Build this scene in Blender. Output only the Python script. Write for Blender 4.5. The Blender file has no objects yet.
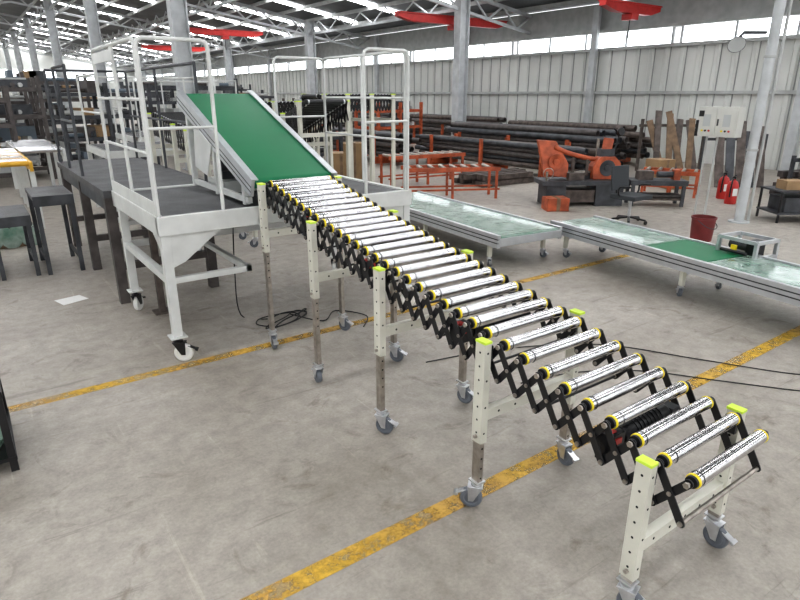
import bpy, math, random, bmesh
from mathutils import Vector, Matrix, Euler
random.seed(7)
V=Vector
# ------------------------------------------------------------------ materials
def mat(name,col,rough=.5,metal=0,var=0.0,vscale=6,bump=0,bscale=40,emit=0,trans=0,col2=None,detail=6,lo=.35,hi=.7,coat=0,spec=.5):
    m=bpy.data.materials.new(name); m.use_nodes=True
    nt=m.node_tree; n=nt.nodes; l=nt.links
    p=n['Principled BSDF']
    p.inputs['Base Color'].default_value=(*col,1)
    p.inputs['Roughness'].default_value=rough
    p.inputs['Metallic'].default_value=metal
    p.inputs['Specular IOR Level'].default_value=spec
    if coat: p.inputs['Coat Weight'].default_value=coat
    if emit:
        p.inputs['Emission Color'].default_value=(*col,1); p.inputs['Emission Strength'].default_value=emit
    tc=n.new('ShaderNodeTexCoord')
    if var or col2:
        no=n.new('ShaderNodeTexNoise'); no.inputs['Scale'].default_value=vscale; no.inputs['Detail'].default_value=detail
        l.new(tc.outputs['Object'],no.inputs['Vector'])
        r=n.new('ShaderNodeValToRGB'); r.color_ramp.elements[0].position=lo; r.color_ramp.elements[1].position=hi
        c2=col2 if col2 else tuple(max(0,c*(1-var)) for c in col)
        r.color_ramp.elements[0].color=(*c2,1); r.color_ramp.elements[1].color=(*col,1)
        l.new(no.outputs['Fac'],r.inputs['Fac']); l.new(r.outputs['Color'],p.inputs['Base Color'])
    if bump:
        nb=n.new('ShaderNodeTexNoise'); nb.inputs['Scale'].default_value=bscale; nb.inputs['Detail'].default_value=4
        l.new(tc.outputs['Object'],nb.inputs['Vector'])
        bu=n.new('ShaderNodeBump'); bu.inputs['Strength'].default_value=bump; bu.inputs['Distance'].default_value=.02
        l.new(nb.outputs['Fac'],bu.inputs['Height']); l.new(bu.outputs['Normal'],p.inputs['Normal'])
    return m
M={}
M['cream']=mat('cream_powder_coat',(.64,.63,.55),.42,0,.10,9)
M['white']=mat('white_paint',(.64,.65,.63),.42,0,.14,7)
M['steel']=mat('roller_steel',(.70,.70,.71),.15,1,.22,30)
M['alu']=mat('aluminium',(.66,.68,.70),.38,.7,.12,12)
M['zinc']=mat('zinc_steel',(.50,.46,.41),.35,.85,.35,25)
M['chrome']=mat('caster_chrome',(.66,.67,.69),.3,.85,.2,30)
M['black']=mat('black_steel',(.014,.014,.016),.36,0,.3,12)
M['rubber']=mat('black_rubber',(.02,.02,.02),.7)
M['hole']=mat('hole_dark',(.01,.01,.01),.9)
M['yellow']=mat('yellow_cap',(.80,.64,.02),.4)
M['lime']=mat('lime_cap',(.60,.80,.07),.45)
M['greyw']=mat('grey_wheel',(.15,.165,.19),.5,0,.2,20)
M['whitew']=mat('white_nylon',(.75,.75,.73),.35)
M['green']=mat('green_pvc_belt',(.008,.165,.068),.42,0,.10,3,spec=.35)
M['red']=mat('red_paint',(.55,.035,.03),.45,0,.2,8)
M['orange']=mat('orange_red_paint',(.58,.13,.05),.5,0,.5,7)
M['rust']=mat('rusty_steel',(.16,.13,.115),.55,.3,.55,9)
M['brown']=mat('brown_steel',(.12,.105,.10),.5,.25,.45,8)
M['deck']=mat('dark_deck_plate',(.11,.11,.115),.5,.2,.45,5,bump=.3,bscale=60)
M['dsteel']=mat('dark_steel',(.095,.10,.11),.5,.3,.5,6)
M['wrap']=mat('plastic_wrap',(.36,.44,.39),.2,0,0,7,bump=.8,bscale=14,col2=(.12,.23,.17),coat=.35,lo=.3,hi=.68)
M['pail']=mat('pail_red_brown',(.22,.035,.035),.5,0,.3,8)
M['wood']=mat('raw_wood',(.28,.19,.12),.75,0,.4,9)
M['card']=mat('cardboard',(.36,.24,.13),.8,0,.2,5)
M['paper']=mat('paper',(.72,.72,.70),.7)
M['wallp']=mat('wall_panel_paint',(.72,.73,.70),.5,0,.15,.6,detail=8)
M['seam']=mat('wall_seam',(.34,.35,.34),.6,0,.2,2)
M['girt']=mat('galvanised',(.50,.51,.50),.5,.1,.2,4)
M['roof']=mat('roof_sheet',(.12,.125,.13),.6,.0,.3,1.2)
M['truss']=mat('truss_paint',(.55,.57,.58),.5,0,.2,5)
M['sky']=mat('skylight_panel',(.97,.98,1.0),.5,0,emit=11.0)
M['win']=mat('window_pane_daylight',(.93,.97,1.0),.3,0,emit=3.2)
M['box']=mat('electrical_box_paint',(.62,.62,.58),.45,0,.08,6)
M['seat']=mat('chair_mesh',(.05,.055,.06),.8)
M['glass']=mat('lamp_glass',(.5,.52,.52),.2)
M['yor']=mat('orange_yellow_paint',(.70,.40,.04),.5,0,.2,6)
M['blueg']=mat('blue_grey_paint',(.16,.20,.24),.5,0,.2,6)
# ------------------------------------------------------------------ builder
class B:
    def __init__(s): s.v=[];s.f=[];s.mi=[];s.ms=[];s.T=Matrix.Identity(4)
    def _m(s,m):
        m=M[m]
        if m not in s.ms: s.ms.append(m)
        return s.ms.index(m)
    def add(s,vs,fs,m):
        o=len(s.v); k=s._m(m)
        s.v+=[s.T@V(p) for p in vs]; s.f+=[[i+o for i in f] for f in fs]; s.mi+=[k]*len(fs)
    def box(s,c,d,m,rot=(0,0,0)):
        R=Euler(rot).to_matrix(); c=V(c); x,y,z=[a/2 for a in d]
        vs=[c+R@V((i*x,j*y,k*z)) for i in(-1,1) for j in(-1,1) for k in(-1,1)]
        s.add(vs,[(0,1,3,2),(4,6,7,5),(0,4,5,1),(2,3,7,6),(0,2,6,4),(1,5,7,3)],m)
    def b2(s,a,b,m):
        s.box([(a[i]+b[i])/2 for i in range(3)],[abs(b[i]-a[i]) for i in range(3)],m)
    def beam(s,p,q,w,h,m,up=(0,0,1)):
        p=V(p);q=V(q);d=(q-p).normalized();u=V(up)
        if abs(d.dot(u))>.98:u=V((0,1,0))
        a=d.cross(u).normalized();u=a.cross(d)
        vs=[e+a*i*w/2+u*j*h/2 for e in(p,q) for i,j in((-1,-1),(1,-1),(1,1),(-1,1))]
        s.add(vs,[(3,2,1,0),(4,5,6,7),(0,1,5,4),(1,2,6,5),(2,3,7,6),(3,0,4,7)],m)
    def lathe(s,c,ax,prof,m,seg=20):
        c=V(c);ax=V(ax).normalized();t=V((0,0,1)) if abs(ax.z)<.9 else V((1,0,0))
        a=ax.cross(t).normalized();b=ax.cross(a)
        vs=[];fs=[];rings=[]
        for r,h in prof:
            if r<1e-6: rings.append([len(vs)]);vs.append(c+ax*h)
            else:
                rings.append(list(range(len(vs),len(vs)+seg)))
                vs+=[c+ax*h+(a*math.cos(2*math.pi*i/seg)+b*math.sin(2*math.pi*i/seg))*r for i in range(seg)]
        for A,C in zip(rings,rings[1:]):
            for i in range(seg):
                j=(i+1)%seg
                if len(A)==1 and len(C)==1: continue
                if len(A)==1: fs.append((A[0],C[i],C[j]))
                elif len(C)==1: fs.append((A[i],C[0],A[j]))
                else: fs.append((A[i],C[i],C[j],A[j]))
        s.add(vs,fs,m)
    def cyl(s,p,q,r,m,seg=14,r2=None):
        p=V(p);q=V(q);L=(q-p).length
        s.lathe(p,q-p,[(0,0),(r,0),(r if r2 is None else r2,L),(0,L)],m,seg)
    def pipe(s,pts,r,m,seg=8):
        pts=[V(p) for p in pts];n=len(pts);vs=[];fs=[]
        a=None
        for i,p in enumerate(pts):
            d=(pts[min(i+1,n-1)]-pts[max(i-1,0)]).normalized()
            if a is None:
                t=V((0,0,1)) if abs(d.z)<.9 else V((1,0,0)); a=d.cross(t).normalized()
            else:
                a=(a-d*a.dot(d)).normalized()
            b=d.cross(a)
            k=1
            if 0<i<n-1:
                c=(pts[i]-pts[i-1]).normalized().dot((pts[i+1]-pts[i]).normalized()); k=1/max(.5,math.sqrt((1+c)/2))
            vs+=[p+(a*math.cos(2*math.pi*j/seg)+b*math.sin(2*math.pi*j/seg))*r*(k if k<1.2 else 1.15) for j in range(seg)]
        for i in range(n-1):
            for j in range(seg):
                k=(j+1)%seg; fs.append((i*seg+j,i*seg+k,(i+1)*seg+k,(i+1)*seg+j))
        fs.append(tuple(range(seg))[::-1]); fs.append(tuple((n-1)*seg+j for j in range(seg)))
        s.add(vs,fs,m)
    def capsule(s,p,q,nrm,w,t,m,seg=5):
        p=V(p);q=V(q);n=V(nrm).normalized();d=(q-p).normalized();e=n.cross(d)
        o=[]
        for i in range(seg+1):
            a=math.pi/2+math.pi*i/seg; o.append(p+d*math.cos(a)*w+e*math.sin(a)*w)
        for i in range(seg+1):
            a=-math.pi/2+math.pi*i/seg; o.append(q+d*math.cos(a)*w+e*math.sin(a)*w)
        s.prism(o,n*t,m)
    def prism(s,o,th,m):
        o=[V(p) for p in o];th=V(th);k=len(o)
        vs=[p-th/2 for p in o]+[p+th/2 for p in o]
        fs=[tuple(range(k))[::-1],tuple(range(k,2*k))]+[(i,(i+1)%k,(i+1)%k+k,i+k) for i in range(k)]
        s.add(vs,fs,m)
    def make(s,name,parent=None,bevel=0,fixn=True):
        me=bpy.data.meshes.new(name); me.from_pydata([tuple(v) for v in s.v],[],s.f)
        for m in s.ms: me.materials.append(m)
        me.polygons.foreach_set('material_index',s.mi)
        if fixn:
            bm=bmesh.new();bm.from_mesh(me);bmesh.ops.recalc_face_normals(bm,faces=bm.faces);bm.to_mesh(me);bm.free()
        me.polygons.foreach_set('use_smooth',[True]*len(me.polygons))
        me.set_sharp_from_angle(angle=math.radians(38))
        o=bpy.data.objects.new(name,me); bpy.context.scene.collection.objects.link(o)
        if bevel:
            b=o.modifiers.new('Bevel','BEVEL'); b.width=bevel;b.segments=2;b.limit_method='ANGLE';b.angle_limit=math.radians(50)
        if parent: o.parent=parent
        return o
def empty(name,loc=(0,0,0)):
    o=bpy.data.objects.new(name,None); bpy.context.scene.collection.objects.link(o); return o
def smooth(pts,k=6):
    pts=[V(p) for p in pts]; P=[pts[0]]+pts+[pts[-1]]; out=[]
    for i in range(1,len(P)-2):
        for j in range(k):
            t=j/k;a,b,c,d=P[i-1:i+3]
            out.append(.5*((2*b)+(c-a)*t+(2*a-5*b+4*c-d)*t*t+(3*b-a-3*c+d)*t**3))
    out.append(pts[-1]); return out
def caster(b,x,y,top=.14,yaw=0,r=.05,wheel='greyw',metal='chrome',brake=True,w=.032):
    """swivel caster standing on z=0"""
    d=V((math.cos(yaw),math.sin(yaw),0)); n=V((-d.y,d.x,0)); c=V((x,y,r))+d*r*.45
    h=w/2
    b.lathe(c,n,[(0,-h*1.15),(r*.2,-h*1.15),(r*.22,-h*.8),(r*.6,-h*.75),(r*.66,-h),(r*.93,-h*.9),(r,-h*.5),(r,h*.5),(r*.93,h*.9),(r*.66,h),(r*.6,h*.75),(r*.22,h*.8),(r*.2,h*1.15),(0,h*1.15)],wheel,24)
    b.lathe(c,n,[(0,-h*1.3),(r*.16,-h*1.3),(r*.16,h*1.3),(0,h*1.3)],metal,10)
    ft=r*2+.012
    for sgn in(-1,1):
        o=n*sgn*(h+.006)
        b.prism([c+o-d*r*.22-V((0,0,r*.2)),c+o+d*r*.22-V((0,0,r*.2)),V((x,y,ft))+o+d*r*.75,V((x,y,ft))+o-d*r*.55],n*.004,metal)
    b.box((x+d.x*r*.1,y+d.y*r*.1,ft),(r*1.35,w+.02,.006),metal,(0,0,yaw))
    b.lathe((x,y,ft),(0,0,1),[(0,0),(r*.5,0),(r*.5,.012),(r*.25,.016),(r*.22,max(.02,top-ft)),(0,max(.02,top-ft))],metal,14)
    if brake:
        e=c+d*r*.9
        b.box((e.x,e.y,r*1.55),(r*1.0,w*.9,.006),metal,(0,.45,yaw))
        b.box((e.x+d.x*r*.45,e.y+d.y*r*.45,r*1.3),(r*.3,w*1.1,.014),metal,(0,.45,yaw))
# ------------------------------------------------------------------ room
fm=bpy.data.materials.new('concrete_floor'); fm.use_nodes=True
nt=fm.node_tree;n=nt.nodes;l=nt.links;p=n['Principled BSDF'];tc=n.new('ShaderNodeTexCoord')
def noise(sc,det=6,ro=.6,dist=0,scl=None,rot=0):
    q=n.new('ShaderNodeTexNoise');q.inputs['Scale'].default_value=sc;q.inputs['Detail'].default_value=det;q.inputs['Roughness'].default_value=ro;q.inputs['Distortion'].default_value=dist
    if scl:
        mp=n.new('ShaderNodeMapping');mp.inputs['Scale'].default_value=scl;mp.inputs['Rotation'].default_value=(0,0,rot);l.new(tc.outputs['Object'],mp.inputs['Vector']);l.new(mp.outputs[0],q.inputs['Vector'])
    else: l.new(tc.outputs['Object'],q.inputs['Vector'])
    return q
def ramp(src,a,b,ca,cb):
    r=n.new('ShaderNodeValToRGB');r.color_ramp.elements[0].position=a;r.color_ramp.elements[1].position=b
    r.color_ramp.elements[0].color=(*ca,1);r.color_ramp.elements[1].color=(*cb,1);l.new(src,r.inputs['Fac']);return r
def mix(f,a,b,mode='MIX'):
    m=n.new('ShaderNodeMix');m.data_type='RGBA';m.blend_type=mode
    if isinstance(f,float): m.inputs[0].default_value=f
    else: l.new(f,m.inputs[0])
    l.new(a,m.inputs[6]);l.new(b,m.inputs[7]);return m
n1=noise(.8,8,.65,.4);r1=ramp(n1.outputs['Fac'],.34,.68,(.30,.268,.232),(.44,.408,.365))
n2=noise(9,8,.7);r2=ramp(n2.outputs['Fac'],.35,.65,(.80,.80,.79),(1.08,1.08,1.08))
m1=mix(1.0,r1.outputs['Color'],r2.outputs['Color'],'MULTIPLY')
n3=noise(2.6,7,.7,1.6);r3=ramp(n3.outputs['Fac'],.57,.68,(1,1,1),(.68,.66,.63))
m2=mix(1.0,m1.outputs[2],r3.outputs['Color'],'MULTIPLY')
n4=noise(60,3,.7);r4=ramp(n4.outputs['Fac'],.3,.7,(.86,.86,.86),(1.07,1.07,1.07))
m3=mix(1.0,m2.outputs[2],r4.outputs['Color'],'MULTIPLY')
n5=noise(3,5,.7,.6,(.35,5,1),.5);r5=ramp(n5.outputs['Fac'],.61,.69,(1,1,1),(.74,.73,.71))
m4=mix(1.0,m3.outputs[2],r5.outputs['Color'],'MULTIPLY')
n6=noise(2.2,5,.7,.8,(6,.4,1),-.3);r6=ramp(n6.outputs['Fac'],.63,.70,(1,1,1),(1.2,1.2,1.19))
m5=mix(1.0,m4.outputs[2],r6.outputs['Color'],'MULTIPLY')
l.new(m5.outputs[2],p.inputs['Base Color'])
rr=ramp(n1.outputs['Fac'],.3,.7,(.42,.42,.42),(.62,.62,.62));l.new(rr.outputs['Color'],p.inputs['Roughness'])
bu=n.new('ShaderNodeBump');bu.inputs['Strength'].default_value=.15;bu.inputs['Distance'].default_value=.01;l.new(n2.outputs['Fac'],bu.inputs['Height']);l.new(bu.outputs['Normal'],p.inputs['Normal'])
M['floor']=fm
b=B();b.b2((-10,-8,-.1),(16.3,70.2,0),'floor');b.make('floor')
# worn yellow floor lines
ym=bpy.data.materials.new('worn_yellow_paint');ym.use_nodes=True
nt=ym.node_tree;n=nt.nodes;l=nt.links;p=n['Principled BSDF'];tc=n.new('ShaderNodeTexCoord')
q=noise(8,8,.8);rA=ramp(q.outputs['Fac'],.38,.58,(.10,.10,.10),(.88,.88,.88));
q3=noise(.55,3);rC=ramp(q3.outputs['Fac'],.38,.52,(.60,.60,.60),(1,1,1));mm=mix(1.0,rA.outputs['Color'],rC.outputs['Color'],'MULTIPLY')
q2=noise(1.5,3);rB=ramp(q2.outputs['Fac'],.35,.6,(.55,.34,.10),(.66,.42,.05));l.new(rB.outputs['Color'],p.inputs['Base Color']);p.inputs['Roughness'].default_value=.6
l.new(mm.outputs[2],p.inputs['Alpha'])
M['line']=ym
for (x0,x1,y,w) in((-4,6.0,3.82,.085),(-3,5.4,1.66,.09)):
    b=B();b.b2((x0,y-w/2,.001),(x1,y+w/2,.0025),'line');b.make('floor_line_marking')
# side wall x=16 corrugated
b=B();vs=[];y=-8
pitch=.46
while y<70:
    for dy,dx in((0,0),(pitch*.60,0),(pitch*.70,-.06),(pitch*.9,-.06)):
        vs+=[(16+dx,y+dy,0),(16+dx,y+dy,3.0)]
    b.b2((15.985,y+pitch*.57,0),(15.999,y+pitch*.64,3.0),'seam')
    y+=pitch
b.add(vs,[(i*2,i*2+1,i*2+3,i*2+2) for i in range(len(vs)//2-1)],'wallp')
b.b2((16.02,-8,3.5),(16.1,70,4.25),'girt'); b.b2((16.1,-8,0),(16.3,70,3.0),'wallp')
b.b2((15.88,-8,1.75),(15.935,70,1.83),'girt')
b.b2((15.85,-8,2.95),(16.1,70,3.03),'girt');b.b2((15.85,-8,3.44),(16.1,70,3.52),'girt')
b.make('wall_right')
y=-8;k=1
while y<70:
    b=B();b.b2((16.02,y+.06,3.03),(16.05,y+5.7,3.44),'win')
    for i in range(5): b.b2((15.98,y+.03+i*1.41,3.03),(16.04,y+.09+i*1.41,3.44),'truss')
    b.make('window_%d'%k);k+=1;y+=5.9
b=B();b.b2((-10,70,0),(16,70.2,7),'wallp');b.b2((-9,69.9,3.0),(15,69.98,3.9),'win');b.make('wall_back')
b=B();b.b2((-10.2,-8,0),(-10,70,3.0),'wallp');b.b2((-10.2,-8,3.5),(-10,70,4.3),'wallp');b.b2((-10.12,-8,3.0),(-10.08,70,3.5),'win');b.make('wall_left')
def rz(x): return 4.2+.16*min(16-x,x+10)
b=B()
for (xa,xb) in((-10,3),(3,16.2)):
    za,zb=rz(xa),rz(min(xb,16))
    b.prism([(xa,-8,za+.12),(xb,-8,zb+.12),(xb,70,zb+.12),(xa,70,za+.12)],(0,0,.05),'roof')
x=-9.5
while x<16:
    z=rz(x); b.b2((x-.03,-8,z-.03),(x+.03,70,z+.09),'girt'); x+=1.25
b.make('ceiling')
b=B()
y=-6.85
while y<70:
    for (xa,xb) in((-9,-4.5),(-3,2.0),(4.4,8.0),(9.6,14.2)):
        za,zb=rz(xa),rz(xb)
        ww=.48 if y>6 else .52
        b.prism([(xa,y,za+.085),(xb,y,zb+.085),(xb,y+ww,zb+.085),(xa,y+ww,za+.085)],(0,0,.01),'sky')
    y+=3.3
b.make('roof_skylight_strip')
for i,yy in enumerate((14.9,24.8,34.7,44.6,54.5,64.4)):
    for cx in (13,4.5,-5):
        z=rz(cx);b=B()
        for sx in(-.17,.17): b.b2((cx+sx-.015,yy-.15,0),(cx+sx+.015,yy+.15,z),'truss')
        b.b2((cx-.17,yy-.012,0),(cx+.17,yy+.012,z),'truss')
        b.b2((cx-.24,yy-.22,0),(cx+.24,yy+.22,.03),'truss')
        b.make('steel_column')
    b=B();xs=[-10+ k*1.3 for k in range(21)]
    for xa,xb in zip(xs,xs[1:]):
        b.beam((xa,yy,rz(xa)-.05),(xb,yy,rz(xb)-.05),.1,.1,'truss')
        b.beam((xa,yy,rz(xa)-.55),(xb,yy,rz(xb)-.55),.08,.08,'truss')
        b.beam((xa,yy,rz(xa)-.05),((xa+xb)/2,yy,rz((xa+xb)/2)-.55),.05,.05,'truss')
        b.beam(((xa+xb)/2,yy,rz((xa+xb)/2)-.55),(xb,yy,rz(xb)-.05),.05,.05,'truss')
    b.make('roof_truss')
    if i<5:
        for cx in(13,8.7,4.5):
            b=B();b.beam((cx,yy,rz(cx)-.5),(cx,yy+9.9,rz(cx)-.5),.08,.08,'truss')
            for k in range(6):
                ya=yy+k*1.65;b.beam((cx,ya,rz(cx)-.5),(cx,ya+.82,rz(cx)-.05),.04,.04,'truss');b.beam((cx,ya+.82,rz(cx)-.05),(cx,ya+1.65,rz(cx)-.5),.04,.04,'truss')
            b.make('roof_truss')
y=.4
while y<70:
    b=B();b.b2((15.72,y-.1,0),(15.84,y+.1,4.2),'truss');b.b2((15.68,y-.14,0),(15.86,y+.14,.02),'truss');b.make('wall_stanchion'); y+=5.85
for (x0,x1,y,z) in((11.0,15.4,15.5,3.92),(13.2,15.5,10.0,3.8),(8.5,12.0,27.5,4.3),(9,12.6,37,4.2)):
    b=B();b.prism([(x0,y,z-.02),(x0+.5,y,z-.13),(x1-.4,y,z-.13),(x1,y,z-.02),(x1,y,z+.08),(x0,y,z+.08)],(0,.2,0),'red')
    b.b2((x0,y-.14,z+.08),(x1,y+.14,z+.11),'red')
    b.b2(((x0+x1)/2-.14,y-.15,z-.28),((x0+x1)/2+.14,y+.15,z-.14),'red')
    b.cyl(((x0+x1)/2,y,z-.28),((x0+x1)/2,y,z-.7),.012,'black')
    b.make('overhead_crane_girder')
# ------------------------------------------------------------------ FLEXIBLE ROLLER CONVEYOR
LY=[.86,1.59,2.35,3.06,3.76]; LH=[.62,.80,.925,1.04,1.18]
def H(y):
    if y<=LY[0]: a,c=0,1
    else:
        a=max(i for i in range(5) if LY[i]<=y) if y<LY[-1] else 3
        a=min(a,3);c=a+1
    return LH[a]+(LH[c]-LH[a])*(y-LY[a])/(LY[c]-LY[a])
def CX(y): return 1.85+ (.045*max(0,(1.6-y)/.75) if y<1.6 else 0)
root=empty('flexible_roller_conveyor')
ys=[.74]
while ys[-1]<3.72: ys.append(ys[-1]+(.100 if ys[-1]<1.6 else .094 if ys[-1]<2.6 else .090))
b=B()
for y in ys:
    c=V((CX(y),y,H(y)));X=V((1,0,0))
    b.lathe(c,X,[(.017,-.219),(.024,-.219),(.024,.219),(.017,.219)],'steel',28)
    for s in(-1,1):
        b.lathe(c,X*s,[(.0240,.2192),(.0252,.220),(.0252,.2265),(.022,.229),(.015,.229)],'yellow',24)
        b.lathe(c,X*s,[(.022,.229),(.021,.238),(0,.239)],'black',18)
        b.cyl(c+X*s*.236,c+X*s*.268,.006,'zinc',8)
        b.cyl(c+X*s*.262,c+X*s*.270,.011,'zinc',6)
b.make('rollers',root)
b=B()
D=.15
for s in(-1,1):
    for i in range(len(ys)-1):
        y0,y1=ys[i],ys[i+1]
        for (ya,za,yb,zb,off) in((y0,0,y1,-D,.250),(y0,-D,y1,0,.257)):
            b.capsule((CX(ya)+s*off,ya,H(ya)+za),(CX(yb)+s*off,yb,H(yb)+zb),(1,0,0),.0145,.0045,'black')
        m=(y0+y1)/2
        b.cyl((CX(m)+s*.246,m,H(m)-D/2),(CX(m)+s*.264,m,H(m)-D/2),.008,'zinc',8)
    for y in ys:
        b.cyl((CX(y)+s*.244,y,H(y)-D),(CX(y)+s*.266,y,H(y)-D),.009,'zinc',8)
for y in ys[::3]:
    b.cyl((CX(y)-.25,y,H(y)-D),(CX(y)+.25,y,H(y)-D),.006,'black',8)
b.cyl((CX(.74)-.25,.74,H(.74)-D),(CX(.74)+.25,.74,H(.74)-D),.009,'zinc',10)
b.make('scissor_lattice',root)
b=B()
for i in range(len(ys)-1):
    y0=ys[i]; xx=-.185 if i%2 else -.2
    b.lathe((CX(y0)+xx,y0,H(y0)),(1,0,0),[(.0243,-.003),(.0260,0),(.0243,.003)],'black',20)
for y in(1.06,1.84,2.6,3.3):
    z=H(y)-.10;cx=CX(y)
    b.lathe((cx-.14,y,z),(1,0,0),[(0,0),(.038,0),(.046,.012),(.046,.27),(.038,.285),(0,.285)],'black',20)
    for k in range(8): b.lathe((cx-.08+k*.022,y,z),(1,0,0),[(.046,0),(.050,0),(.050,.006),(.046,.006)],'black',20)
    b.box((cx-.19,y,z),(.08,.07,.08),'black'); b.box((cx-.2,y-.037,z+.015),(.05,.005,.022),'red')
    b.box((cx-.20,y,z+.042),(.035,.04,.004),'red')
    b.b2((cx-.25,y-.012,z-.055),(cx+.25,y+.012,z-.045),'black')
    b.box((cx+.19,y,z-.01),(.05,.06,.06),'dsteel')
b.make('drive_motors',root)
b=B()
for i,(y,h) in enumerate(zip(LY,LH)):
    cx=CX(y); zb=h-.46
    for s in(-1,1):
        x=cx+s*.292
        b.b2((x-.018,y-.028,zb),(x+.018,y+.028,h),'cream')
        b.b2((x-.0195,y-.0295,h),(x+.0195,y+.0295,h+.011),'lime')
        b.b2((x-.013,y-.022,.135),(x+.013,y+.022,zb+.05),'zinc')
        for k in range(7):
            zz=h-.04-k*.062
            for (dx,dy,ax) in((-.0183,0,(1,0,0)),(0.0,-.0283,(0,1,0))):
                if dy and k%2: continue
                b.lathe((x+dx,y+dy,zz),ax,[(0,-.0006),(.0052,-.0006),(.0052,.0006)],'hole',10)
        for k in range(4):
            zz=zb-.03-k*.05
            if zz>.16: b.lathe((x,y-.0223,zz),(0,1,0),[(0,-.0006),(.005,-.0006),(.005,.0006)],'hole',8)
        b.cyl((x-.03,y,zb+.03),(x+.03,y,zb+.03),.009,'zinc',6)
        b.box((x,y,.138),(.05,.06,.008),'chrome')
        b.box((x-s*.026,y,h-.05),(.016,.045,.07),'black')
        caster(b,x,y,.135,random.uniform(-.6,.9)+(3.14 if s<0 and i%2 else 0)-1.2)
    zc=h-.335
    b.b2((cx-.275,y-.018,zc-.025),(cx+.275,y+.018,zc+.025),'cream')
    for k in range(5): b.lathe((cx-.2+k*.1,y-.0185,zc),(0,1,0),[(0,-.0006),(.006,-.0006),(.006,.0006)],'hole',8)
b.make('leg_frames',root,bevel=.0025)
# ------------------------------------------------------------------ PLATFORM
PX0,PX1,PY0,PY1,PZ=.918,2.88,3.90,5.25,1.0
b=B()
W='white'
b.b2((PX0,PY0,PZ-.01),(PX1,PY1,PZ),'deck')
b.b2((PX0-.02,PY0-.02,PZ-.11),(PX1+.02,PY0+.03,PZ+.012),W);b.b2((PX0-.02,PY1-.03,PZ-.11),(PX1+.02,PY1+.02,PZ+.012),W)
b.b2((PX0-.02,PY0,PZ-.11),(PX0+.03,PY1,PZ+.012),W);b.b2((PX1-.03,PY0,PZ-.11),(PX1+.02,PY1,PZ+.012),W)
for x in(1.5,2.25): b.b2((x-.02,PY0,PZ-.09),(x+.02,PY1,PZ-.012),W)
for x in(PX0+.02,PX1-.02):
    for y in(PY0+.02,PY1-.1):
        b.b2((x-.03,y-.03,.19),(x+.03,y+.03,PZ-.1),W)
        b.box((x,y,.186),(.11,.11,.01),W)
        caster(b,x,y,.185,(-.5 if y<4.5 else .9),.065,'whitew','black',True,.036)
    b.b2((x-.025,PY0+.03,.56),(x+.025,PY1-.1,.61),W)
    b.prism([(x,PY0+.05,PZ-.11),(x,PY0+.35,PZ-.11),(x,PY0+.05,PZ-.30)],(.012,0,0),W)
b.b2((PX0+.03,PY1-.125,.56),(PX1-.03,PY1-.075,.61),W)
b.b2((PX0+.03,PY0+.0,.56),(1.50,PY0+.04,.60),W)
b.b2((1.46,PY0+.0,.56),(1.50,PY1-.1,.60),W)
b.b2((PX0+.03,PY1-.12,.74),(PX1-.03,PY1-.08,.78),W)
for x,s in((PX0+.05,1),(PX1-.05,-1)):
    b.prism([(x,PY0+.005,PZ-.11),(x+s*.34,PY0+.005,PZ-.11),(x+s*.08,PY0+.005,PZ-.30),(x,PY0+.005,PZ-.33)],(0,.012,0),W)
b.b2((PX0-.01,PY0,PZ),(PX0,PY1,PZ+.10),W)
r=.0125;RT=2.06
def railframe(p,q,z0,z1,mids):
    p=V((*p,0));q=V((*q,0));d=(q-p).normalized();R=.04
    pts=[p+V((0,0,z0)),p+V((0,0,z1-R)),p+d*R*.3+V((0,0,z1-R*.3)),p+d*R+V((0,0,z1)),q-d*R+V((0,0,z1)),q-d*R*.3+V((0,0,z1-R*.3)),q+V((0,0,z1-R)),q+V((0,0,z0))]
    b.pipe(pts,r,W,10)
    for m in mids: b.cyl(p+V((0,0,m)),q+V((0,0,m)),r*.8,W,10)
railframe((PX0,PY0+.01),(PX0+.42,PY0+.01),PZ,RT,(1.55,))
railframe((PX1-.40,PY0+.01),(PX1,PY0+.01),PZ,RT,(1.55,))
railframe((PX0,PY0+.05),(PX0,PY1),PZ,RT,(1.40,1.72))
railframe((PX1,PY0+.05),(PX1,PY1),PZ,RT,(1.40,1.72))
b.cyl((PX0,4.58,PZ),(PX0,4.58,RT),r,W,10);b.cyl((PX1,4.58,PZ),(PX1,4.58,RT),r,W,10)
railframe((PX1-.5,PY1),(PX1,PY1),PZ,RT,(1.55,))
b.b2((PX0-.02,PY1-.75,RT-.10),(PX0-.014,PY1-.08,RT-.03),W)
b.make('operator_platform',bevel=.003)
# ------------------------------------------------------------------ INCLINED BELT CONVEYOR
b=B()
y0,z0,y1,z1=3.88,1.20,5.26,1.74; cx=1.85; hw=.33
d=V((0,y1-y0,z1-z0)).normalized(); nn=V((0,-d.z,d.y)); L=math.hypot(y1-y0,z1-z0)
P=lambda x,a,o: V((cx+x,y0,z0))+d*a+nn*o
bw=hw-.035
seg=10;loop=[]
R=.038
for i in range(seg+1):
    a=math.pi/2+math.pi*i/seg; loop.append((math.cos(a)*R,-R+math.sin(a)*R))
for i in range(seg+1):
    a=-math.pi/2+math.pi*i/seg; loop.append((L+math.cos(a)*R,-R+math.sin(a)*R))
vs=[P(-bw,a,o+.012) for a,o in loop]+[P(bw,a,o+.012) for a,o in loop];k=len(loop)
b.add(vs,[(i,(i+1)%k,(i+1)%k+k,i+k) for i in range(k)]+[tuple(range(k)),tuple(range(k,2*k))],'green')
PB=PZ+.013
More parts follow.
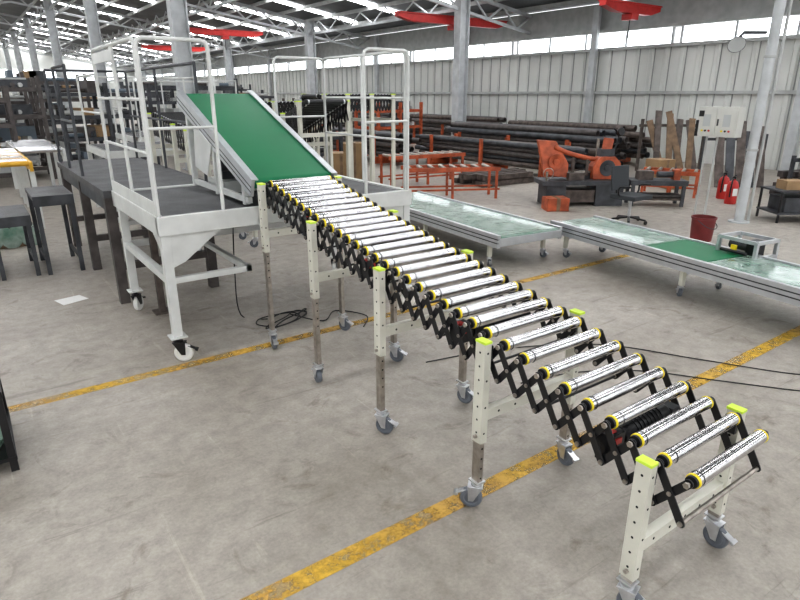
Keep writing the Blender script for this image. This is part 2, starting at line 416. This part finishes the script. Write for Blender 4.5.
for s in(-1,1):
    x=s*(hw-.012)
    vs=[P(x,-.05,-.10),P(x,L+.05,-.10),P(x,L+.05,.02),P(x,-.05,.02)]
    b.prism(vs,(.024,0,0),'alu')
    for o in(-.03,-.065):
        b.prism([P(x+s*.0125,-.05,o-.004),P(x+s*.0125,L+.05,o-.004),P(x+s*.0125,L+.05,o+.004),P(x+s*.0125,-.05,o+.004)],(.002,0,0),'dsteel')
    b.prism([P(x-s*.012,-.05,.02),P(x-s*.012,L+.05,.02),P(x-s*.012,L+.05,.028),P(x-s*.012,-.05,.028)],(.048,0,0),'alu')
    for a in(.12,.72,L-.15):
        p=P(x,a,-.1); xx=cx+s*(hw-.03)
        b.b2((xx-.02,p.y-.02,PB),(xx+.02,p.y+.02,p.z+.03),W)
    pa=P(x,.25,-.1);pb=P(x,L-.3,-.1);xx=cx+s*(hw-.03)
    b.b2((xx-.015,pa.y-.2,PZ+.03),(xx+.015,pb.y+.15,PZ+.07),W)
b.prism([P(-hw-.002,.70,-.08),P(-hw-.002,1.10,-.08),P(-hw-.002,1.04,-.42),P(-hw-.002,.76,-.36)],(.006,0,0),W)
b.b2((cx-.2,4.75,PZ+.1),(cx+.2,4.95,PZ+.3),'dsteel')
b.cyl((cx-.3,4.6,PZ+.25),(cx+.1,4.6,PZ+.25),.07,'dsteel',18)
b.b2((cx-.25,4.58,PB),(cx+.2,4.98,PZ+.1),W)
b.make('inclined_belt_conveyor')
# ------------------------------------------------------------------ LOW BELT CONVEYORS (right)
def lowconv(name,p,q,w,z,patches,motor=None,casters=(.1,.5,.9)):
    b=B();p=V(p);q=V(q);L=(q-p).length;ang=math.atan2(q.y-p.y,q.x-p.x)
    b.T=Matrix.Translation((p.x,p.y,0))@Matrix.Rotation(ang,4,'Z')
    b.b2((0,.0,z-.035),(L,w,z-.01),'wrap')
    for a0,a1,m in patches: b.b2((a0,.03,z-.012),(a1,w-.03,z+.0),m)
    for y in(0,w):
        b.b2((0,y-.02,z-.12),(L,y+.02,z+.012),'alu')
        for o in(-.03,-.07): b.b2((0,y-.0225,z+o-.005),(L,y+.0225,z+o+.005),'dsteel')
    b.b2((-.01,0,z-.1),(.02,w,z-.02),'alu');b.b2((L-.02,0,z-.1),(L+.01,w,z-.02),'alu')
    for f in casters:
        for y in(.05,w-.05):
            b.b2((f*L-.02,y-.02,.11),(f*L+.02,y+.02,z-.1),'cream')
            caster(b,f*L,y,.12,random.uniform(0,6),.04,'greyw','chrome')
        b.b2((f*L-.015,.05,z-.17),(f*L+.015,w-.05,z-.12),'alu')
    if motor:
        a=motor;y=w-.12
        for u in(a,a+.36):
            b.b2((u-.015,y-.015,z-.0),(u+.015,y+.015,z+.14),'alu');b.b2((u-.015,y+.27,z-.1),(u+.015,y+.30,z+.14),'alu')
            b.b2((u-.015,y,z+.12),(u+.015,y+.30,z+.15),'alu')
            b.b2((u-.015,y+.02,z-.02),(u+.015,y+.30,z+.01),'alu')
        b.b2((a,y-.015,z+.12),(a+.36,y+.015,z+.15),'alu');b.b2((a,y+.27,z+.12),(a+.36,y+.3,z+.15),'alu')
        b.cyl((a+.03,y+.14,z+.06),(a+.22,y+.14,z+.06),.045,'dsteel',16)
        b.b2((a+.22,y+.07,z+.0),(a+.31,y+.2,z+.13),'black');b.b2((a+.12,y+.0,z+.02),(a+.17,y+.02,z+.08),'yellow')
        b.cyl((a+.05,y-.03,z+.03),(a+.3,y-.03,z+.03),.015,'black',10)
    return b.make(name)
d=V((.45,2.7,0)).normalized(); p=V((4.83,1.65,0))-d*1.4; q=V((5.28,4.35,0))+d*.05
lowconv('wrapped_belt_conveyor',q,p,.64,.38,[(.03,1.28,'wrap'),(1.30,1.95,'green'),(1.97,4.1,'wrap')],1.72,(.05,.42,.8))
d=V((.17,1.8,0)).normalized();p=V((4.27,4.21,0));q=p+d*2.95
lowconv('wrapped_belt_conveyor',q,p,.86,.37,[(.03,2.92,'wrap')],None,(.08,.5,.93))
# ------------------------------------------------------------------ right background
b=B();px,py=8.9,4.0
b.cyl((px,py,0),(px,py,5.1),.065,'truss',18);b.lathe((px,py,0),(0,0,1),[(0,0),(.14,0),(.14,.02),(.065,.02)],'truss',18)
for z in(1.0,2.2,3.4): b.lathe((px,py,z),(0,0,1),[(.066,0),(.075,.005),(.075,.03),(.066,.035)],'girt',18)
b.cyl((px+.1,py-.08,.0),(px+.1,py-.08,5.1),.02,'girt',10)
b.make('steel_downpipe')
b=B();bx,by,bz=8.72,4.42,1.38
b.b2((bx-.09,by-.28,bz-.2),(bx+.09,by+.28,bz+.2),'box')
for yy in(-.14,.14):
    b.b2((bx-.10,by+yy-.125,bz-.18),(bx-.088,by+yy+.125,bz+.18),'box')
    b.b2((bx-.105,by+yy-.05,bz-.06),(bx-.099,by+yy+.05,bz+.10),'glass')
    for k in range(3): b.cyl((bx-.11,by+yy-.05+.05*k,bz-.12),(bx-.1,by+yy-.05+.05*k,bz-.12),.014,('red','black','yellow')[k],12)
b.b2((bx-.108,by-.03,bz-.05),(bx-.10,by-.01,bz+.04),'black')
b.b2((bx-.107,by+.19,bz+.07),(bx-.099,by+.26,bz+.15),'black')
b.b2((bx-.105,by+.25,bz-.2),(bx-.06,by+.29,bz+.02),'black')
b.cyl((bx,by,bz-.2),(bx,by,0),.015,'girt',8);b.cyl((bx,by+.15,bz-.2),(bx,by+.15,0),.015,'girt',8)
b.make('electrical_box')
b=B();lx,ly,lz=8.45,4.25,2.38
b.lathe((lx,ly,lz),(-.6,-.5,-.45),[(0,-.1),(.04,-.09),(.05,-.03),(.10,.03),(.11,.045),(.103,.046)],'dsteel',20)
b.lathe((lx,ly,lz),(-.6,-.5,-.45),[(0,.04),(.103,.046),(.103,.03),(0,.03)],'glass',20)
b.pipe([(lx+.03,ly+.02,lz+.03),(lx+.12,ly-.02,lz+.13),(8.81,4.06,lz+.13)],.02,'dsteel')
b.make('flood_lamp')
for (x,y) in((10.35,4.85),(10.75,5.2)):
    b=B();b.lathe((x,y,0),(0,0,1),[(0,0),(.085,0),(.09,.02),(.09,.30),(.07,.36),(.03,.39),(.03,.42),(0,.42)],'red',20)
    b.lathe((x,y,-.08),(0,0,1),[(.03,.49),(.035,.5),(.03,.53),(0,.53)],'black',12);b.box((x-.04,y-.03,.47),(.13,.03,.02),'black',(0,.2,.6))
    b.pipe(smooth([(x,y,.42),(x-.1,y-.03,.40),(x-.12,y-.03,.26),(x-.1,y-.02,.12)]),.013,'black')
    b.box((x-.05,y-.077,.2),(.08,.008,.12),'paper',(0,0,-.55));b.make('fire_extinguisher')
b=B();b.lathe((7.37,3.73,0),(0,0,1),[(0,0),(.12,0),(.125,.01),(.14,.27),(.15,.28),(.15,.30),(.138,.30),(.12,.03),(0,.03)],'pail',24)
b.pipe(smooth([(7.23,3.73,.27),(7.25,3.62,.2),(7.37,3.57,.17),(7.49,3.62,.2),(7.51,3.73,.27)]),.005,'dsteel');b.make('paint_pail')
camyaw=math.radians(-35.65)
def loc(x,y,yaw=0): return Matrix.Translation((x,y,0))@Matrix.Rotation(camyaw+yaw,4,'Z')
b=B();b.T=loc(7.55,4.9,.6)
for i in range(5):
    a=i*2*math.pi/5;b.beam((0,0,.09),(.24*math.cos(a),.24*math.sin(a),.06),.035,.025,'black')
    b.lathe((.24*math.cos(a),.24*math.sin(a)-.015,.028),(0,1,0),[(0,0),(.028,0),(.028,.03),(0,.03)],'rubber',12)
b.cyl((0,0,.08),(0,0,.36),.022,'chrome')
b.box((0,0,.38),(.42,.40,.06),'seat');b.box((0,.22,.62),(.38,.03,.34),'seat',(-.12,0,0))
for x in(-.23,.23):
    b.pipe(smooth([(x*.8,.05,.37),(x,.05,.44),(x,.03,.52),(x,-.14,.54)]),.013,'black')
b.pipe(smooth([(0,.12,.36),(0,.24,.38),(0,.25,.55)]),.016,'black');b.make('office_chair',bevel=.012)
# band saw: base cabinet, vise bed, tilted orange bow with two wheel guards, control stalk
b=B();b.T=loc(8.25,6.35,.05)
b.b2((-.62,-.25,0),(-.30,.25,.34),'dsteel');b.b2((.20,-.25,0),(.66,.25,.40),'dsteel')
b.b2((-.70,-.28,.34),(.72,.28,.41),'dsteel');b.b2((-.3,-.22,.06),(.2,.22,.26),'rust')
b.box((-.12,-.12,.47),(.26,.12,.12),'rust');b.box((.12,.12,.47),(.16,.2,.12),'dsteel')
b.prism([(-.62,.0,.50),(-.24,.0,.44),(-.22,.04,.66),(-.44,.10,1.02),(-.74,.10,1.04)],(0,.12,0),'orange')
b.lathe((-.44,-.062,.70),(0,-1,0),[(.13,0),(.13,.012),(.11,.012),(.05,.0),(.05,.02),(0,.02)],'orange',24)
b.pipe(smooth([(-.46,.03,.93),(-.25,.03,.84),(.05,.03,.76),(.30,.03,.72)]),.04,'orange',10)
b.prism([(.18,.0,.42),(.60,.0,.42),(.62,.0,.68),(.52,.0,.78),(.28,.0,.78),(.16,.0,.62)],(0,.24,0),'orange')
b.lathe((.40,-.122,.60),(0,-1,0),[(.13,0),(.13,.012),(.11,.012),(.05,.0),(.05,.02),(0,.02)],'dsteel',24)
b.box((.40,.02,.84),(.24,.16,.12),'dsteel');b.prism([(.30,-.03,.82),(.46,-.03,.86),(.50,.0,1.06),(.34,.0,1.08)],(0,.05,0),'orange')
b.box((-.02,0,.53),(.5,.004,.03),'zinc');b.box((-.14,0,.62),(.04,.06,.28),'rust');b.box((.1,0,.60),(.04,.06,.26),'rust')
b.pipe(smooth([(.52,.1,.76),(.62,.1,1.02),(.58,.08,1.16),(.5,.05,1.22)]),.014,'black')
b.lathe((.62,.02,1.17),(.3,-1,.1),[(0,-.04),(.06,-.03),(.07,0),(.06,.02),(0,.02)],'black',18)
b.cyl((.3,.14,.41),(.3,.14,1.05),.025,'zinc')
b.cyl((-.62,-.2,.41),(-.62,-.2,.56),.02,'zinc');b.lathe((-.62,-.26,.54),(0,-1,0),[(.08,0),(.09,.01),(.08,.02)],'zinc',20)
b.make('band_saw_machine',bevel=.008)
b=B();b.T=loc(9.2,5.55,-.1)
b.b2((-.45,-.2,.34),(.45,.2,.42),'dsteel')
for x in(-.4,.4):
    for y in(-.16,.16): b.b2((x-.025,y-.025,0),(x+.025,y+.025,.34),'dsteel')
b.b2((-.42,-.18,.1),(.42,.18,.13),'rust');b.box((-.2,0,.49),(.24,.2,.14),'rust');b.cyl((.0,0,.5),(.35,0,.5),.05,'dsteel');b.box((.3,0,.5),(.1,.16,.16),'orange')
for k in range(4): b.cyl((-.4,-.12+k*.07,.16),(.4,-.12+k*.07,.16),.03,'brown',10)
b.make('cutting_bench')
def feed(x,y,yaw,L=1.6,z=.55):
    b=B();b.T=loc(x,y,yaw)
    for yy in(-.22,.22):
        b.b2((-L/2,yy-.02,z-.07),(L/2,yy+.02,z),'orange')
        for xx in(-L/2+.06,0,L/2-.06): b.b2((xx-.02,yy-.02,0),(xx+.02,yy+.02,z-.07),'orange')
        b.b2((-L/2,yy-.015,.15),(L/2,yy+.015,.18),'orange')
    for k in range(int(L/.2)): b.cyl((-L/2+.1+k*.2,-.21,z-.01),(-L/2+.1+k*.2,.21,z-.01),.03,'zinc',12)
    return b.make('feed_roller_table')
feed(6.9,8.1,.15,1.7);feed(7.6,9.8,.5,1.8,.6);feed(10.4,6.0,-.5,1.0,.45)
def stack(name,x0,y0,y1,rows,r,m,sup='orange',skew=0):
    b=B()
    for k in(.15,.5,.85):
        yy=y0+(y1-y0)*k;b.b2((x0-.15,yy-.05,0),(x0+rows*r*2.05+.15,yy+.05,.18),sup)
        for xx in(x0-.13,x0+rows*r*2.05+.1): b.b2((xx-.03,yy-.04,.1),(xx+.03,yy+.04,.75),sup)
    for j in range(rows):
        for i in range(rows-j//2):
            x=x0+r*1.05+(i+(j%2)*.5)*2.05*r; z=.18+r+j*r*1.75
            e0=random.uniform(-.4,.4);e1=random.uniform(-.4,.4)
            if (i+(j%2)*.5)*2.05*r+r> rows*r*2.05: continue
            b.lathe((x,y0+e0,z),(0,1,0),[(r*.85,.3),(r*.85,0),(r,0),(r,y1-y0+e1-e0),(0,y1-y0+e1-e0)],random.choice((m,m,'dsteel','brown')),12)
    return b.make(name)
stack('steel_pipe_stack',10.1,7.9,13.3,5,.06,'rust')
stack('steel_pipe_stack',11.5,8.4,13.8,6,.075,'brown')
stack('steel_pipe_stack',13.7,9.2,13.2,6,.075,'rust')
stack('steel_pipe_stack',8.9,12.6,18,5,.07,'brown')
stack('steel_pipe_stack',13.9,14.3,19,6,.08,'rust')
stack('steel_pipe_stack',14.2,20.5,27,6,.08,'brown')
def bars(x,y,yaw,nb,L,m):
    b=B();b.T=loc(x,y,yaw)
    for z in range(nb):
        for k in range(5-z//2):
            xx=-.4+k*.19+random.uniform(-.02,.02);zz=.06+z*.115
            b.box((0,xx,zz),(L+random.uniform(-.3,.3),.1,.1),m,(0,0,random.uniform(-.03,.03)))
    return b.make('steel_bar_pile')
bars(8.9,9.0,.6,2,1.4,'rust');bars(12.9,4.3,.4,4,2.2,'brown');bars(14.6,2.4,.8,4,2.0,'rust')
b=B();b.T=loc(13.4,7.6,0)
for k in range(7): b.beam((k*.15-.5,0,.02),(k*.15-.5+random.uniform(-.35,.15),.4,1.2+random.uniform(-.2,.2)),.14,.03,'wood' if k%3 else 'rust',up=(0,1,0))
b.beam((-.75,.5,0.0),(-.75,.5,1.2),.06,.06,'rust');b.beam((.75,.5,0.0),(.75,.5,1.2),.06,.06,'rust');b.beam((-.8,.53,1.05),(.8,.53,1.05),.06,.06,'rust');b.make('leaning_timber_rack')
b=B();b.T=loc(12.2,5.7,0)
for k in range(5): b.beam((k*.2-.3,0,.01),(k*.2-.24,.4,1.05+.1*(k%3)),.17,.02,'dsteel' if k%2 else 'rust',up=(0,1,0))
b.beam((-.5,.42,0),(-.5,.42,1.0),.05,.05,'dsteel');b.beam((.7,.42,0),(.7,.42,1.0),.05,.05,'dsteel');b.beam((-.5,.44,.9),(.7,.44,.9),.05,.05,'dsteel');b.make('leaning_steel_plates')
b=B();b.T=loc(10.9,4.0,0)
for k in range(6):
    b.cyl((k*.14,0,0),(k*.14+.04,.25,.9+.12*(k%3)),.045,'dsteel' if k%2 else 'rust',12)
b.b2((-.1,.26,.0),(-.05,.31,.8),'dsteel');b.b2((.85,.26,.0),(.9,.31,.8),'dsteel');b.b2((-.1,.25,.7),(.9,.29,.76),'dsteel');b.make('upright_pipe_rack')
b=B();b.T=loc(9.75,3.62,0)
for x in(-.4,.4):
    for y in(-.25,.25): b.cyl((x,y,0),(x,y,.45),.018,'black',8)
for z in(.12,.43):
    b.b2((-.42,-.27,z),(.42,.27,z+.025),'dsteel')
b.b2((-.3,-.2,.145),(.1,.2,.35),'dsteel');b.b2((-.3,-.15,.455),(.0,.1,.58),'card');b.cyl((.2,.0,.455),(.2,0,.62),.09,'blueg',16);b.make('tool_trolley')
b=B();b.T=loc(12.6,3.1,.2)
b.b2((-.6,-.25,.05),(.6,.25,1.0),'blueg')
for x in(-.3,.3): b.b2((x-.27,-.262,.1),(x+.27,-.25,.95),'blueg');b.b2((x+.2*(-1 if x>0 else 1)-.01,-.28,.45),(x+.2*(-1 if x>0 else 1)+.01,-.262,.6),'alu')
b.b2((-.5,-.2,0),(.5,.2,.05),'black');b.make('steel_cabinet')
def carton(x,y,w,d,h,yaw=0,m='card'):
    b=B();b.T=loc(x,y,yaw);b.b2((-w/2,-d/2,0),(w/2,d/2,h),m);b.b2((-.03,-d/2-.002,0),(.03,d/2+.002,h+.002),'wood');b.b2((-w/2-.004,-.004,h-.01),(w/2+.004,.004,h+.004),'wood')
    return b.make('cardboard_box',bevel=.006)
carton(11.2,6.4,.4,.4,.35,.2);carton(5.9,9.7,.4,.4,.9,.1);carton(6.4,11.0,.5,.5,.6);carton(11.5,6.9,.4,.4,.5,.4)
carton(7.5,6.2,.35,.3,.2,.1,'orange')
# ------------------------------------------------------------------ folded roller conveyors behind platform
def folded(x,y,yaw,L,z,z2=None,n_=16):
    b=B();b.T=Matrix.Translation((x,y,0))@Matrix.Rotation(yaw,4,'Z')
    z2=z if z2 is None else z2
    for k in range(n_):
        t=k/(n_-1);xx=-L/2+L*t;zz=z+(z2-z)*t
        b.lathe((xx,-.28,zz),(0,1,0),[(0,0),(.03,0),(.03,.56),(0,.56)],'black',12)
        for s in(-1,1):
            b.lathe((xx,s*.25,zz),(0,1,0),[(.0305,-.01),(.0315,0),(.0305,.01)],'chrome',12)
            if k<n_-1:
                x2=xx+L/(n_-1)
                b.capsule((xx,s*.30,zz),(x2,s*.30,zz-.22),(0,1,0),.014,.005,'black',3);b.capsule((xx,s*.31,zz-.22),(x2,s*.31,zz),(0,1,0),.014,.005,'black',3)
    for t in(.04,.34,.66,.96):
        xx=-L/2+L*t;zz=z+(z2-z)*t
        for s in(-1,1):
            b.b2((xx-.03,s*.34-.02,.13),(xx+.03,s*.34+.02,zz+.02),'cream');b.b2((xx-.032,s*.34-.022,zz+.02),(xx+.032,s*.34+.022,zz+.035),'lime')
            caster(b,xx,s*.34,.135,random.uniform(0,6))
        b.b2((xx-.02,-.34,zz-.4),(xx+.02,.34,zz-.35),'cream')
    return b.make('folded_roller_conveyor')
folded(5.25,8.75,.0,1.4,1.72,None,24)
folded(3.75,7.6,math.pi/2,1.6,1.66,1.15,22)
folded(4.5,10.1,.3,1.6,1.6,None,20)
folded(2.3,7.4,math.pi/2,1.6,1.35,1.5,18)
# ------------------------------------------------------------------ left background
b=B()
b.b2((.85,5.35,.94),(1.75,8.1,1.0),'deck')
for y in(5.45,6.75,8.0):
    for x in(.9,1.7): b.b2((x-.04,y-.04,0),(x+.04,y+.04,.95),'brown')
    b.b2((.9,y-.03,.3),(1.7,y+.03,.36),'brown')
for x in(.9,1.7): b.b2((x-.03,5.45,.82),(x+.03,8.0,.94),'dsteel')
for y in(5.4,6.7,8.0): b.cyl((1.72,y,1.0),(1.72,y,2.0),.014,'dsteel',8)
b.cyl((1.72,5.4,2.0),(1.72,8.0,2.0),.014,'dsteel',8);b.cyl((1.72,5.4,1.5),(1.72,8.0,1.5),.012,'dsteel',8)
b.cyl((.88,8.0,1.0),(.88,8.0,2.0),.014,'dsteel',8);b.cyl((.88,8.0,2.0),(1.72,8.0,2.0),.014,'dsteel',8)
for y in(6.5,7.3):
    b.cyl((.88,y,1.0),(.88,y,2.0),.014,'dsteel',8)
b.cyl((.88,6.5,2.0),(.88,7.3,2.0),.014,'dsteel',8);b.cyl((.88,6.5,1.5),(.88,7.3,1.5),.012,'dsteel',8)
b.make('steel_walkway')
def step(x,y,z,w=.36,dp=.75):
    b=B();b.b2((x-w/2,y-dp/2,z-.04),(x+w/2,y+dp/2,z),'deck')
    for sx in(-1,1):
        for sy in(-1,1):
            b.b2((x+sx*(w/2-.03)-.02,y+sy*(dp/2-.03)-.02,0),(x+sx*(w/2-.03)+.02,y+sy*(dp/2-.03)+.02,z-.04),'dsteel')
        b.b2((x+sx*(w/2-.03)-.012,y-dp/2+.04,.12),(x+sx*(w/2-.03)+.012,y+dp/2-.04,.15),'dsteel')
    b.b2((x-w/2,y-dp/2-.002,z-.1),(x+w/2,y-dp/2+.01,z),'dsteel')
    return b.make('steel_step_stand')
step(.22,7.2,.62);step(.62,7.15,.80);step(-.2,7.3,.42)
b=B();b.b2((1.08,4.98,0),(1.13,5.03,.88),'rust');b.box((1.105,5.005,.006),(.14,.14,.012),'rust');b.make('rusty_prop')
b=B();b.T=Matrix.Translation((.52,5.79,.002))@Matrix.Rotation(.3,4,'Z')
vs=[(-.11,-.09,0),(.11,-.09,.004),(.11,.09,.0),(-.11,.09,.006)];b.prism(vs,(0,0,.001),'paper');b.make('paper_sheet')
b=B()
for k in range(5):
    b.lathe((.05+.1*k,8.3,.1+.08*(k%2)),(0,1,0),[(0,0),(.11,.03),(.12,.15),(.12,.6),(.10,.72),(0,.75)],'wrap',12)
b.b2((-.1,8.35,0),(.6,8.9,.05),'wood');b.make('wrapped_bundle')
for (x,y,cm) in((.35,10.6,'yor'),(1.0,12.6,'steel')):
    b=B()
    for s in(-1,1):
        b.b2((x+s*.32-.02,y-1.3,.78),(x+s*.32+.02,y+1.3,.9),'yor' if cm=='yor' else 'white')
        for yy in(-1.2,0,1.2): b.b2((x+s*.32-.03,y+yy-.03,0),(x+s*.32+.03,y+yy+.03,.8),'white')
    for k in range(20): b.cyl((x-.3,y-1.2+k*.126,.88),(x+.3,y-1.2+k*.126,.88),.035,cm if k%4<1 else 'steel',12)
    b.make('roller_conveyor')
def rack(x,y,w,d,h,ns,post='brown',yaw=0):
    b=B();b.T=Matrix.Translation((x,y,0))@Matrix.Rotation(yaw,4,'Z')
    for i in(-1,0,1):
        for j in(-1,1): b.b2((i*w/2-.04,j*d/2-.04,0),(i*w/2+.04,j*d/2+.04,h),post)
    for k in range(ns):
        z=.25+k*(h-.5)/max(1,ns-1)
        for j in(-1,1): b.b2((-w/2,j*d/2-.03,z-.05),(w/2,j*d/2+.03,z+.03),post)
        for i in(-1,0,1): b.b2((i*w/2-.03,-d/2,z-.05),(i*w/2+.03,d/2,z+.03),post)
        for q_ in range(9):
            xx=-w/2+.2+random.random()*(w-.5);hh=random.uniform(.08,.3);m=random.choice(['dsteel','brown','girt','white','card','dsteel','girt','blueg'])
            if random.random()<.5: b.box((xx,0,z+.03+hh/2),(random.uniform(.12,.35),d*.7,hh),m)
            else: b.cyl((-w/2+.1,random.uniform(-.3,.3)*d,z+.08),(w/2-.1,random.uniform(-.3,.3)*d,z+.08),.045,m,10)
    return b.make('storage_rack')
rack(.9,16.0,2.0,1.2,2.1,4,'brown',1.57)
rack(.2,14.35,1.3,.6,1.9,4,'brown',0)
rack(2.9,16.5,2.0,1.0,2.0,4,'dsteel',.1)
rack(1.6,20,3.0,1.2,2.3,5,'brown',.0)
rack(5.6,19,3.0,1.2,2.2,5,'dsteel',.2)
rack(8.2,22,3.0,1.2,1.9,4,'dsteel',.0)
rack(11,22,2.0,1.2,1.6,3,'rust',.0)
rack(3.0,28,4,1.2,2.2,5,'dsteel',.0)
rack(9.5,30,5,1.2,2.2,4,'dsteel',.0)
rack(1.5,37,5,1.2,2.2,4,'brown',.0)
rack(11.4,16.5,2.0,1.0,1.5,3,'orange',.2)
rack(7.0,14.6,2.4,1.0,1.3,3,'dsteel',.1)
def pframe(x,y,w,d,z,rt):
    b=B()
    for i in(0,1):
        for j in(0,1):
            b.b2((x+i*w-.03,y+j*d-.03,0),(x+i*w+.03,y+j*d+.03,z),'white');b.cyl((x+i*w,y+j*d,z),(x+i*w,y+j*d,rt),.016,'white',8)
        b.b2((x+i*w-.03,y,z-.1),(x+i*w+.03,y+d,z),'white');b.b2((x,y+i*d-.03,z-.1),(x+w,y+i*d+.03,z),'white')
        for zz in(rt,(z+rt)/2): b.cyl((x+i*w,y,zz),(x+i*w,y+d,zz),.014,'white',8)
    b.cyl((x,y+d,rt),(x+w,y+d,rt),.014,'white',8);b.b2((x,y,z-.02),(x+w,y+d,z),'deck')
    b.cyl((x+w/2,y+d,z),(x+w/2,y+d,rt),.014,'white',8)
    return b.make('platform_frame')
pframe(1.6,9.2,1.6,1.5,1.0,2.0);pframe(2.6,12.0,2.0,1.6,1.0,2.0)
# floor cables
b=B();c=[]
for k in range(26):
    a=k*.9; c.append((1.80+.20*math.cos(a)+.05*math.sin(a*2.3)+k*.006,4.22+.13*math.sin(a*1.07),.008+.003*(k%3)))
b.pipe(smooth(c,5),.005,'rubber',6);b.pipe(smooth([(1.95,4.3,.01),(2.1,4.0,.01),(2.3,4.15,.01),(2.45,3.9,.01),(2.3,3.7,.01)]),.005,'rubber',6)
b.pipe(smooth([(1.75,4.3,.01),(1.6,4.5,.02),(1.62,4.6,.4),(1.66,4.62,.9)]),.005,'rubber',6)
b.make('cable_tangle')
b=B();b.pipe(smooth([(2.3,2.9,.006),(2.9,2.75,.006),(3.53,2.39,.006),(3.88,1.82,.006),(4.19,1.31,.006),(4.6,1.0,.006)],10),.004,'rubber',6)
b.pipe(smooth([(2.6,2.3,.006),(3.0,2.2,.006),(3.38,1.96,.006),(3.65,1.6,.006),(3.94,1.21,.006),(4.3,.8,.006)],10),.004,'rubber',6)
b.make('power_cable')
b=B()
for (x,y) in((-.10,3.12),(-.7,3.12),(-.10,3.65),(-.7,3.65)): b.b2((x-.017,y-.017,0),(x+.017,y+.017,.42),'black')
b.b2((-.72,3.10,.40),(-.08,3.67,.43),'black');b.b2((-.72,3.10,.06),(-.08,3.67,.08),'black')
b.lathe((-.25,3.30,.08),(0,0,1),[(0,0),(.13,.0),(.16,.06),(.13,.15),(.06,.2),(.03,.24),(0,.25)],'wrap',14)
b.make('parts_cart')
# ------------------------------------------------------------------ camera, light
cam=bpy.data.cameras.new('camera');co=bpy.data.objects.new('camera',cam);bpy.context.scene.collection.objects.link(co)
co.location=(0,0,1.75);co.rotation_euler=(math.radians(90-19.24),0,camyaw);cam.sensor_width=36;cam.lens=26.55;cam.clip_end=300;cam.clip_start=.02
bpy.context.scene.camera=co
w=bpy.data.worlds.new('overcast_sky');bpy.context.scene.world=w;w.use_nodes=True
nt=w.node_tree;bg=nt.nodes['Background'];bg.inputs[0].default_value=(.97,.98,1,1);bg.inputs[1].default_value=1.4
bpy.context.scene.view_settings.view_transform='Standard'
try: bpy.context.scene.view_settings.look='Medium High Contrast'
except Exception as e: print('look',e)
bpy.context.scene.view_settings.exposure=0
